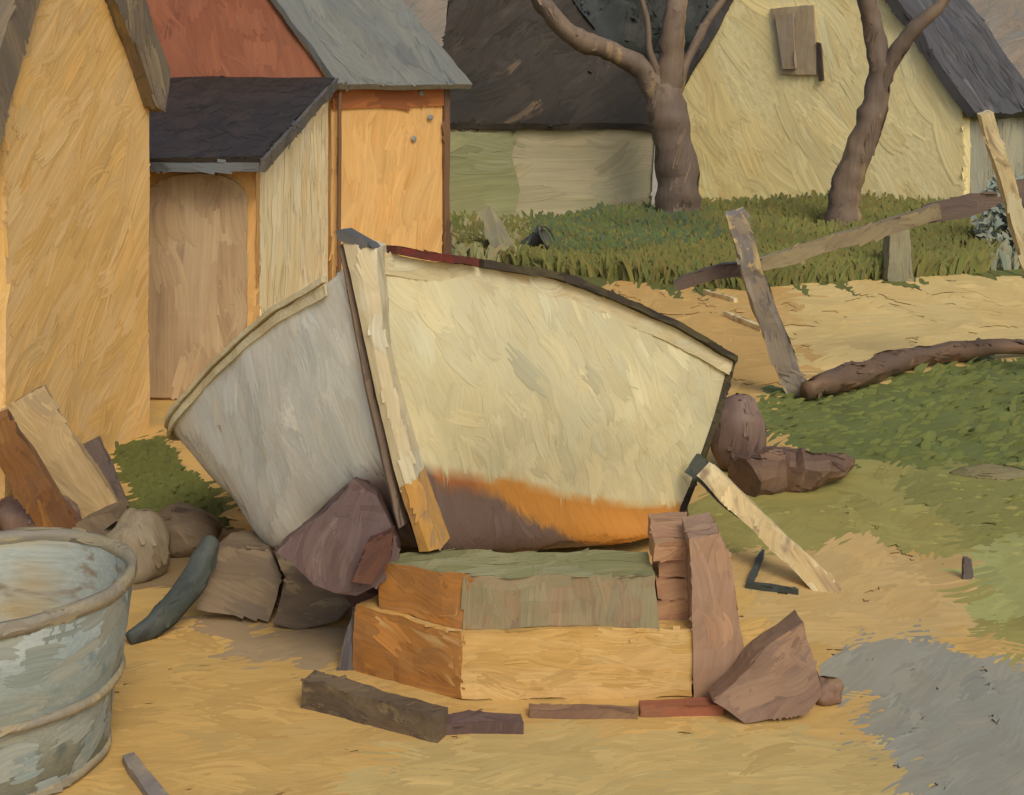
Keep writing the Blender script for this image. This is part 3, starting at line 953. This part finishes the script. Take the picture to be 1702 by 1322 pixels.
# ------------------------------------------------------------------ bits behind the boat
g1 = G(845, 437)
tag(finish('leaning_board', beam(G(850, 440), P(806, 348, 15.3), .30, .06, w1=.18, nseg=5), paint('grey_green_board', (138, 132, 98), (124, 120, 96), (150, 142, 108), px=.022, d=(.3, 0, -.9)), None, .12, .02, 3), 'grey green board leaning upright in the grass behind the boat', 'board')
bk = thing('old_bucket', G(866, 436), 'small dark tipped bucket beside the leaning grey board', 'bucket')
cc = G(866, 436)
bkb = lathe([(.10, 0), (.15, .30), (.165, .30), (.165, .32), (.13, .32), (.09, .03), (.0, .03)], (0, 0, 0), 28)
M = Matrix.Translation(cc + Vector((.02, 0, .13))) @ Matrix.Rotation(math.radians(62), 4, (0.25, 1, 0))
for v in bkb.verts:
    v.co = M @ v.co
finish('body', bkb, paint('dark_bucket_iron', (90, 88, 74), (76, 76, 68), (128, 124, 92), px=.02, d=(0, 0, 1)), bk, amp=.008, freq=5, smooth=True)
hb = []
for k in range(9):
    a = math.pi * k / 8
    hb.append(M @ Vector((.155 * math.cos(a), .155 * math.sin(a) * .9, .31 + .06 * math.sin(a))))
finish('handle', tube(hb, [.012] * 9, 6), IRON, bk)
for i, (a, b, lb) in enumerate((((1172, 486), (1222, 500), 'short pale stick on the sand nearer the oar grip'), ((1205, 522), (1268, 548), 'longer pale stick on the sand nearer the boat stern'))):
    tag(finish('pale_stick', beam(G(*a, .02), G(*b, .02), .05, .04, (0, 0, 1)), PALEWOOD, None, .08, .012, 8), lb, 'stick', 'pale sticks behind the boat')

# boulders right of the stern
tag(finish('boulder', rock(G(1232, 790) + Vector((0, .1, .18)), (.15, .13, .22), 6, .10), BROWNST, None, origin=G(1232, 790), smooth=True), 'rounded dark brown boulder behind the boat stern', 'boulder')
tag(finish('driftwood', tube([G(1235, 795, .08), G(1300, 785, .08), G(1360, 780, .1), G(1418, 765, .06)], [.10, .11, .085, .025], 12, rough=.3), paint('brown_driftwood', (112, 86, 64), (98, 76, 60), px=.009, d=(1, .2, 0)), None, amp=.03, freq=5), 'chunky brown driftwood with jagged end beside the boulder', 'driftwood')
tag(finish('flat_stone', rock(G(1650, 788), (.20, .10, .045), 8, .2), paint('olive_flat_stone', (112, 104, 64), (122, 112, 76), px=.01, d=(1, 0, 0)), None, smooth=True), 'flat olive grey stone lying in the green grass', 'stone')
g2 = G(1606, 962)
tag(finish('short_peg', beam(g2 - Vector((0, 0, .04)), g2 + Vector((.0, 0, .085)), .035, .03, w1=.022), PEG, None, .03, .006, 12, origin=g2), 'stubby dark peg where the sand meets the grass', 'peg')

# ------------------------------------------------------------------ the boat
def cr(pts, n):
    pts = [Vector(p) for p in pts]
    d = [0.0]
    for a, b in zip(pts, pts[1:]):
        d.append(d[-1] + (b - a).length)
    out = []
    for i in range(n):
        s = d[-1] * i / (n - 1)
        j = 0
        while j < len(pts) - 2 and s > d[j + 1]:
            j += 1
        t = (s - d[j]) / max(d[j + 1] - d[j], 1e-6)
        a, b, c, e = pts[max(j - 1, 0)], pts[j], pts[j + 1], pts[min(j + 2, len(pts) - 1)]
        out.append(0.5 * ((2 * b) + (c - a) * t + (2 * a - 5 * b + 4 * c - e) * t * t + (3 * b - a - 3 * c + e) * t ** 3))
    return out


V = Vector
RG = [P(604, 418, 4.51), P(700, 432, 4.70), P(800, 446, 4.97), P(930, 470, 5.34), P(1060, 520, 5.70), P(1140, 558, 5.92), P(1212, 602, 6.15)]
RM = [P(634, 600, 4.53), P(770, 620, 4.74), P(900, 655, 5.10), P(1050, 690, 5.55), P(1184, 702, 6.03)]
RW = [P(668, 768, 4.57), P(740, 786, 4.72), P(850, 803, 5.03), P(1000, 834, 5.48), P(1132, 842, 5.86)]
RB = [P(700, 884, 4.61), P(780, 912, 4.86), P(930, 911, 5.36), P(1030, 903, 5.64), P(1112, 882, 5.86)]
KL = [P(710, 912, 4.63), V((-.17, 5.2, .20)), V((-.05, 5.9, .09)), V((.05, 6.45, .05))]
LB = [P(690, 895, 4.62), V((-.5, 5.1, .26)), V((-.55, 5.9, .13)), V((-.4, 6.7, .06))]
LW = [P(655, 785, 4.57), P(604, 800, 4.66), P(530, 862, 4.86), P(462, 915, 5.12), V((-1.0, 5.75, .2)), V((-.98, 6.25, .15)), V((-.72, 6.85, .10))]
LM = [P(618, 600, 4.53), P(500, 690, 4.72), P(432, 770, 4.95), P(385, 826, 5.25), V((-1.25, 5.95, .32)), V((-.85, 6.9, .24))]
LG = [P(582, 430, 4.51), P(545, 470, 4.56), P(445, 532, 4.80), P(350, 620, 5.10), P(282, 712, 5.45), V((-1.3, 6.15, .46)), V((-.9, 6.95, .38))]
NS, NC = 90, 97
curves = [cr(c, NS) for c in (RG, RM, RW, RB, KL, LB, LW, LM, LG)]
secs = []
for i in range(NS):
    pts = [c[i] for c in curves]
    row = []
    # twelve steps between neighbouring lines
    for j in range(8):
        a, b, c, e = pts[max(j - 1, 0)], pts[j], pts[j + 1], pts[min(j + 2, 8)]
        for k in range(12):
            t = k / 12
            row.append(0.5 * ((2 * b) + (c - a) * t + (2 * a - 5 * b + 4 * c - e) * t * t + (3 * b - a - 3 * c + e) * t ** 3))
    row.append(pts[8])
    secs.append(row)

foot = G(710, 1010)
boat = thing('rowing_boat', (0.0, 5.5, 0), 'old cream rowing boat propped on timbers with brown bottom', 'boat')
CREAMC, CREAM2, GREYC, BRN, ORG = (202, 192, 150), (208, 197, 152), (214, 212, 196), (112, 92, 80), (190, 130, 58)


def hullcol(i, j):
    s, p = i / (NS - 1), secs[i][j]
    nz = noise.noise(p * 5) * 1.1 + noise.noise(p * 16) * 0.45
    jj = j + nz

    def mixc(a, b, t):
        t = max(0.0, min(1.0, t))
        return tuple(x + (y - x) * t for x, y in zip(a, b))
    m = noise.noise(p * 2.2 + Vector((4, 0, 0)))
    top = mixc(CREAMC, CREAM2, m * 3)
    m = noise.noise(p * 2.2 + Vector((9, 0, 0)))
    port = mixc((204, 205, 192), GREYC, m * 3 + .5)  # port side's greyer shade tone is put into the paint
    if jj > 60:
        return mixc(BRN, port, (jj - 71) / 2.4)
    wd = 1.8 + 9.5 * max(0, min(1, (s - .26) / .5))
    band = mixc((158, 98, 56), ORG, (s - .22) / .08)
    if s < .1:
        band = BRN
    low = mixc(band, BRN, (jj - 23.2 - wd) / 1.3)
    return mixc(top, low, (jj - 23.3) / 1.2)


bm = bmesh.new()
LCo = bm.verts.layers.float_color.new('Col')
bm.verts.layers.float_vector.new('Brush'); bm.verts.layers.float_color.new('Tint')
LCo = bm.verts.layers.float_color['Col']
outer, HC = [], []
for i in range(NS):
    for j in range(NC):
        p = secs[i][j]
        v = bm.verts.new(p + noise.noise_vector(p * 5) * 0.006)
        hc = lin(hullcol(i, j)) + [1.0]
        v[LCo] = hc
        outer.append(v); HC.append(hc)
FC = []
for i in range(NS - 1):
    for j in range(NC - 1):
        a = i * NC + j
        bm.faces.new((outer[a], outer[a + NC], outer[a + NC + 1], outer[a + 1])).smooth = True
        FC.append(HC[a])
bm.normal_update()
bm.faces.ensure_lookup_table()
tf = bm.faces[(NS // 3) * (NC - 1) + 10]
if tf.normal.dot(Vector((0, 0, H)) - tf.calc_center_median()) < 0:
    bmesh.ops.reverse_faces(bm, faces=bm.faces[:])
    bm.normal_update()
nrm = [v.normal.copy() for v in outer]
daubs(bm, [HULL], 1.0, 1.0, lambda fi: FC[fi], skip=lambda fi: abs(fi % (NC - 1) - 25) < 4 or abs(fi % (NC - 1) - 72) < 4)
LBr = bm.verts.layers.float_vector['Brush']; LTi = bm.verts.layers.float_color['Tint']
inner = []
for v, n_ in zip(outer, nrm):
    w2 = bm.verts.new(v.co - n_ * .028)
    w2[LBr] = v.co; w2[LTi] = (1, 1, 1, 1); w2[LCo] = (.3, .25, .18, 1)
    inner.append(w2)
for i in range(NS - 1):
    for j in range(NC - 1):
        a = i * NC + j
        f = bm.faces.new((inner[a], inner[a + 1], inner[a + NC + 1], inner[a + NC]))
        f.material_index = 1; f.smooth = True
for i in range(NS - 1):
    for j in (0, NC - 1):
        a = i * NC + j
        bm.faces.new((outer[a], inner[a], inner[a + NC], outer[a + NC])).material_index = 1
off = Vector(boat.location)
for v in bm.verts:
    v.co -= off
me = bpy.data.meshes.new('hull')
bm.to_mesh(me); bm.free()
me.materials.append(HULL); me.materials.append(INNER)
hull = bpy.data.objects.new('hull', me)
COL.objects.link(hull)
hull.parent = boat


def rail(curve, i0, i1, outw, up, ow, h, mat, name, dz=0.0):
    """a strip along the sheer: section ow wide (outwards) and h high"""
    bm = bmesh.new()
    prev = None
    for i in range(i0, i1 + 1):
        c = curve[i]
        d = (curve[min(i + 1, NS - 1)] - curve[max(i - 1, 0)]).normalized()
        o = d.cross(Vector((0, 0, 1))).normalized() * outw
        u = Vector((0, 0, 1))
        c = c + u * dz
        ring = [bm.verts.new(c + o * x * ow + u * y * h) for x, y in ((-.3, 0), (1, -.02), (1, 1), (-.3, 1))]
        if prev:
            for k in range(4):
                bm.faces.new((prev[k], prev[(k + 1) % 4], ring[(k + 1) % 4], ring[k]))
        else:
            bm.faces.new(ring[::-1])
        prev = ring
    bm.faces.new(prev)
    return finish(name, bm, mat, boat, None, .006, 6, over=.7)


RGc, LGc = curves[0], curves[8]
rail(RGc, 4, NS - 1, 1, 1, .016, .07, STRAKE, 'rubbing_strake', -.07)
rail(LGc, 4, NS - 1, -1, 1, .008, .035, STRAKE, 'rubbing_strake', -.04)
rail(RGc, 22, NS - 1, 1, 1, .045, .028, CAPD, 'gunwale', .004)
rail(LGc, 4, NS - 1, -1, 1, .02, .02, STRAKE, 'gunwale', .004)
rail(RGc, 5, 21, 1, 1, .045, .028, CAPR, 'bow_gunwale', .004)
# transom closing the stern, dark wood a little proud of the hull
ts = secs[-1]
cen = sum((Vector(p) for p in ts), Vector()) / len(ts)
axd = (curves[4][-1] - curves[4][-20]).normalized()
tp = [cen + (Vector(p) - cen) * 1.035 for p in ts[::6]]
bt = bmesh.new()
fv = [bt.verts.new(p + axd * .004) for p in tp]
bv = [bt.verts.new(p + axd * .05) for p in tp]
n = len(tp)
bt.faces.new(fv); bt.faces.new(bv[::-1])
for k in range(n):
    bt.faces.new((fv[k], bv[k], bv[(k + 1) % n], fv[(k + 1) % n]))
finish('transom', bt, CAPD, boat, None, .004, 6)
# thwarts across
for i in (34, 62):
    a = curves[0][i].lerp(curves[1][i], .35); b = curves[8][i].lerp(curves[7][i], .35)
    finish('thwart', beam(a.lerp(b, .07), a.lerp(b, .93), .2, .03, (0.1, 1, 0)), INNER, boat, .15, .005)
# stem post: front face runs from head to foot


def strip(left, right, Yl, dep, nse=14):
    L_ = cr([P(u, v, y) for (u, v), y in zip(left, Yl)], nse)
    R_ = cr([P(u, v, y) for (u, v), y in zip(right, Yl)], nse)
    bm = bmesh.new()
    prev = None
    for a, b in zip(L_, R_):
        ring = [bm.verts.new(x) for x in (a + Vector((.012, 0, 0)), (a + b) / 2 + Vector((0, -.012, 0)), b, b + Vector((.02, dep, 0)), a + Vector((.035, dep, 0)))]
        if prev:
            for k in range(5):
                bm.faces.new((prev[k], prev[(k + 1) % 5], ring[(k + 1) % 5], ring[k]))
        else:
            bm.faces.new(ring[::-1])
        prev = ring
    bm.faces.new(prev)
    return bm


finish('stem_post', strip([(563, 398), (590, 520), (612, 620), (636, 730), (660, 820)], [(626, 414), (634, 520), (650, 620), (674, 720), (694, 800)], [4.46, 4.47, 4.49, 4.51, 4.535], .13), STEMW, boat, .05, .004, 8, over=.5)
finish('stem_flank', strip([(557, 412), (581, 540), (604, 660), (629, 770), (656, 880)], [(570, 404), (598, 530), (622, 650), (648, 760), (672, 872)], [4.49, 4.50, 4.52, 4.545, 4.58], .05), paint('purple_shade_flank', (128, 110, 92), (108, 94, 82), px=.006, d=(.2, 0, -1)), boat, .05, .004, 8, over=.5)  # stem's left side, its dark shade painted into the colour
finish('stem_foot', strip([(657, 812), (675, 860), (692, 918)], [(692, 792), (712, 850), (736, 912)], [4.532, 4.55, 4.575], .12, 8), STEMT, boat, .05, .006, 8)
finish('stem_head', prism([P(u, v, 4.45) for u, v in ((558, 384), (572, 382), (616, 407), (622, 414), (596, 408), (563, 399))], (.015, .07, 0)), STEMD, boat, .05, .006, 8)
# the prop at the stern quarter
p0, p1 = P(1172, 782, 5.72), G(1388, 984)
tag(finish('boat_prop', beam(p0, p1 + Vector((0, 0, -.02)), .085, .07, (1, 0, .9), w1=.085, nseg=10), PALEWOOD, None, .05, .008, 7, origin=p1, over=.8), 'pale sloping pole propping up the boat stern', 'prop')
tag(finish('dark_batten', beam(p0 + Vector((-.045, .06, .01)), p0.lerp(p1, .55) + Vector((-.06, .06, .02)), .10, .05, (1, 0, .9), w1=.05), IRON, None, .05, .010, 7), 'dark blue green batten tucked behind the sloping pole', 'batten')

# ------------------------------------------------------------------ timbers under the bow
def block(fp_, z0, z1, name, mats, label, cat, group=None, endmat=None, topmat=None):
    bm = prism([Vector((x, y, z0)) for x, y in fp_], (0, 0, z1 - z0))
    bmesh.ops.recalc_face_normals(bm, faces=bm.faces)
    bm.faces.ensure_lookup_table()
    ml = [mats]
    if endmat: ml.append(endmat)
    if topmat: ml.append(topmat)
    for f in bm.faces:
        if endmat and abs(f.normal.z) < .3 and f.normal.x < -.35:
            f.material_index = 1
        if topmat and f.normal.z > .7:
            f.material_index = len(ml) - 1
    c = sum((Vector((x, y, 0)) for x, y in fp_), Vector()) / len(fp_)
    o = finish(name, bm, ml, None, .05, .014, 6, origin=(c.x, c.y, z0))
    return tag(o, label, cat, group)


block([(-.165, 4.335), (.60, 4.35), (.62, 4.78), (-.36, 4.78), (-.545, 4.56)], 0.0, .2275, 'timber_block', TIMT, 'tan timber block lying lowest under the boat bow', 'timber', 'timbers under the bow', TIMO)
block([(-.15, 4.36), (.474, 4.37), (.48, 4.60), (-.36, 4.61), (-.46, 4.53)], .229, .396, 'timber_block', MOSS, 'mossy grey green timber block bearing the boat stem', 'timber', 'timbers under the bow', TIMO, MOSST)
zs = [.229, .295, .362, .425]
BL = ['lowest red brick slab right of the mossy timber', 'second red brick slab right of the mossy timber', 'third red brick slab from the bottom of its pile', 'top red brick slab right under the boat bottom']
for k in range(4):
    j = .012 * ((k * 7) % 3 - 1)
    block([(.488 + j, 4.44 + j), (.612 + j, 4.43), (.64 + j, 4.74), (.50 + j, 4.76)], zs[k], zs[k] + .06, 'brick_slab', BRICK, BL[k], 'brick', 'brick slabs under the boat')
tag(finish('mauve_stone', outline([(1146, 896), (1196, 886), (1214, 930), (1224, 1010), (1240, 1090), (1240, 1160), (1196, 1178), (1156, 1170), (1150, 1050), (1150, 980)], 4.34, .22), MAUVE, None, .04, .005, 6), 'tall upright mauve stone at right end of the tan timber', 'stone')
tag(finish('brown_slab', outline([(1186, 1168), (1250, 1100), (1334, 1034), (1352, 1080), (1366, 1150), (1340, 1186), (1240, 1206)], 4.17, .10, .35), BSTONE, None, .04, .014, 6), 'brown stone slab leaning against the upright mauve stone', 'slab')
tag(finish('small_stone', rock(G(1372, 1165) + Vector((0, 0, .03)), (.055, .05, .045), 12), BSTONE, None, smooth=True), 'small brown stone right of the brown leaning slab', 'stone')
tag(finish('ground_plank', beam(G(512, 1150, .04), G(736, 1206, .04), .11, .07, (0, 0, 1), w1=.09), DARKPL, None, .04, .012, 7), 'dark grey plank on the sand left before the timbers', 'plank')
tag(finish('ground_plank', beam(G(742, 1204, .02), G(868, 1202, .02), .04, .06, (0, 0, 1)), PURP, None, .04, .010, 7), 'short purple brown plank end before the tan timber', 'plank')
tag(finish('ground_plank', beam(G(880, 1184, .012), G(1060, 1186, .012), .028, .04, (0, 0, 1)), BSTONE, None, .04, .008, 7), 'thin brown lath on the sand before the tan timber', 'plank')
tag(finish('ground_plank', beam(G(1062, 1180, .015), G(1200, 1176, .015), .04, .05, (0, 0, 1)), paint('brick_red_lath', (146, 88, 62), (140, 94, 68), px=.006, d=(1, 0, 0)), None, .04, .008, 7), 'brick red lath under the right end of the tan timber', 'plank')
tag(finish('peg', beam(G(572, 1112) - Vector((0, 0, .03)), P(598, 1008, 4.62), .055, .045, w1=.045), PEG, None, .03, .008, 9), 'dark grey peg standing left of the tan timber', 'peg')
tag(finish('mauve_boulder', outline([(458, 918), (520, 866), (584, 806), (622, 826), (654, 884), (664, 922), (640, 962), (590, 990), (520, 972)], 4.5, .13, .2), PURP, None, .04, .014, 6), 'dark mauve brown boulder wedged under the bow left of the stem', 'boulder')
tag(finish('chock', outline([(584, 966), (612, 902), (652, 884), (648, 930), (618, 972)], 4.44, .06), REDBR, None, .04, .008, 6), 'red brown wooden chock before the mauve boulder', 'chock')
tag(finish('bow_shade_beam', beam(G(455, 955, .12), G(640, 1000, .10), .10, .12, (0, 0, 1)), REDBR, None, .05, .012, 6), 'dark red brown beam standing for shade under the boat bottom', 'beam')  # the dark shadow under the bow, given the shape of a beam
tag(finish('rubble_slab', outline([(322, 940), (372, 905), (448, 910), (470, 958), (446, 1034), (398, 1028), (330, 1012)], 4.95, .14, .3), GREYST, None, .05, .014, 5), 'grey brown slab beside the curved rib', 'slab', 'rubble slabs under the boat')
tag(finish('rubble_slab', outline([(454, 916), (556, 962), (606, 990), (562, 1034), (492, 1046), (452, 1036), (474, 962)], 4.90, .14, .2), DARKPL, None, .05, .014, 5), 'darker brown slab between the grey slab and the timbers', 'slab', 'rubble slabs under the boat')

# ------------------------------------------------------------------ left foreground
rib = thing('curved_rib', G(216, 1066), 'curved dark blue green boat rib beside the tub', 'boat rib')
finish('rib_timber', tube([G(214, 1064, .02), P(272, 1024, 4.86), P(318, 968, 4.9), P(338, 925, 4.95), P(352, 896, 5.0)], [.025, .05, .052, .05, .03], 12, flat=.6), IRON, rib, amp=.012, freq=7, smooth=True)

tub = thing('zinc_tub', (-1.55, 3.963, 0), 'blue grey zinc tub with ochre rim and hoops', 'tub')
tc_ = (-1.55, 3.963, 0)
finish('body', lathe([(0, .03), (.30, .03), (.305, .0), (.325, .0), (.352, .22), (.368, .28), (.372, .30), (.40, .53), (.385, .53), (.36, .30), (.312, .06), (0, .06)], tc_, 64), TUB, tub, amp=.008, freq=5, smooth=True, over=.6)
finish('lining', lathe([(.382, .528), (.357, .30), (.309, .066), (0, .066)], tc_, 64), TUBIN, tub, smooth=True, over=.4)
for nm, r, z, hh, w_ in (('rim', .398, .53, .045, .013), ('hoop', .366, .24, .03, .009), ('hoop', .33, .02, .03, .009)):
    finish(nm, lathe([(r - .012, z - hh / 2), (r + w_ * .6, z - hh / 2 + .004), (r + w_, z), (r + w_ * .7, z + hh / 2), (r - .012, z + hh / 2), (r - .024, z), (r - .012, z - hh / 2)], tc_, 64), TUBRIM, tub, amp=.007, freq=6, smooth=True, over=.8)

wp0 = G(150, 872)
tag(finish('beige_board', beam(wp0 + Vector((0, 0, .0)), P(28, 668, 6.12), .31, .05, (1, .2, .6), w1=.27), BEIGEPL, None, .07, .014, 5), 'wide beige board leaning on the shed wall', 'board')
tag(finish('brown_plank', beam(G(112, 892), P(-14, 700, 5.7), .15, .07, (1, .2, .6), w1=.14), BRPL, None, .06, .012, 6), 'orange brown plank leaning before the wide beige board', 'plank')
tag(finish('purple_board', beam(G(196, 846), P(152, 732, 6.35), .10, .05, (1, .2, .4)), PURPL, None, .05, .012, 6), 'short purple grey board right of the wide beige board', 'board')
tag(finish('angular_stone', outline([(116, 904), (130, 872), (188, 848), (196, 866), (176, 884), (218, 922), (206, 952), (160, 930)], 5.45, .14), GREYST, None, .04, .012, 6, origin=P(170, 952, 5.5)), 'angular brown stone touching the tub rim', 'stone')
tag(finish('pale_stone', rock(G(222, 965) + Vector((0, .05, .1)), (.13, .12, .17), 5, .2), PALEST, None, origin=G(222, 965), smooth=True), 'pale grey stone between tub and shed wall', 'stone')
tag(finish('brown_stone', rock(G(300, 920) + Vector((0, .05, .06)), (.16, .13, .12), 9, .25), GREYST, None, origin=G(300, 920), smooth=True), 'brown stone at the foot of the green grass corner', 'stone')
tag(finish('earth_stone', rock(G(60, 885) + Vector((0, .0, .06)), (.2, .13, .12), 4, .25), BROWNST, None, origin=G(60, 885), smooth=True), 'dark stone behind the tub under the leaning boards', 'stone')
tag(finish('grey_stick', beam(G(212, 1262, .01), G(275, 1345, .015), .035, .03, (1, 0, 0), w1=.05), GREYWOOD, None, .03, .006, 10), 'grey stick on the sand right of the tub foot', 'stick')
hk = thing('iron_hook', G(1262, 975), 'small dark iron hook lying on the sand by the pole', 'hook')
finish('hook_bar', beam(G(1240, 972, .012), G(1328, 984, .012), .03, .022, (0, 1, 0), w1=.018), IRON, hk, .03, .005, 12)
finish('hook_shank', beam(G(1246, 968, .012), G(1268, 918, .014), .028, .022, (1, 0, 0), w1=.016), IRON, hk, .03, .005, 12)
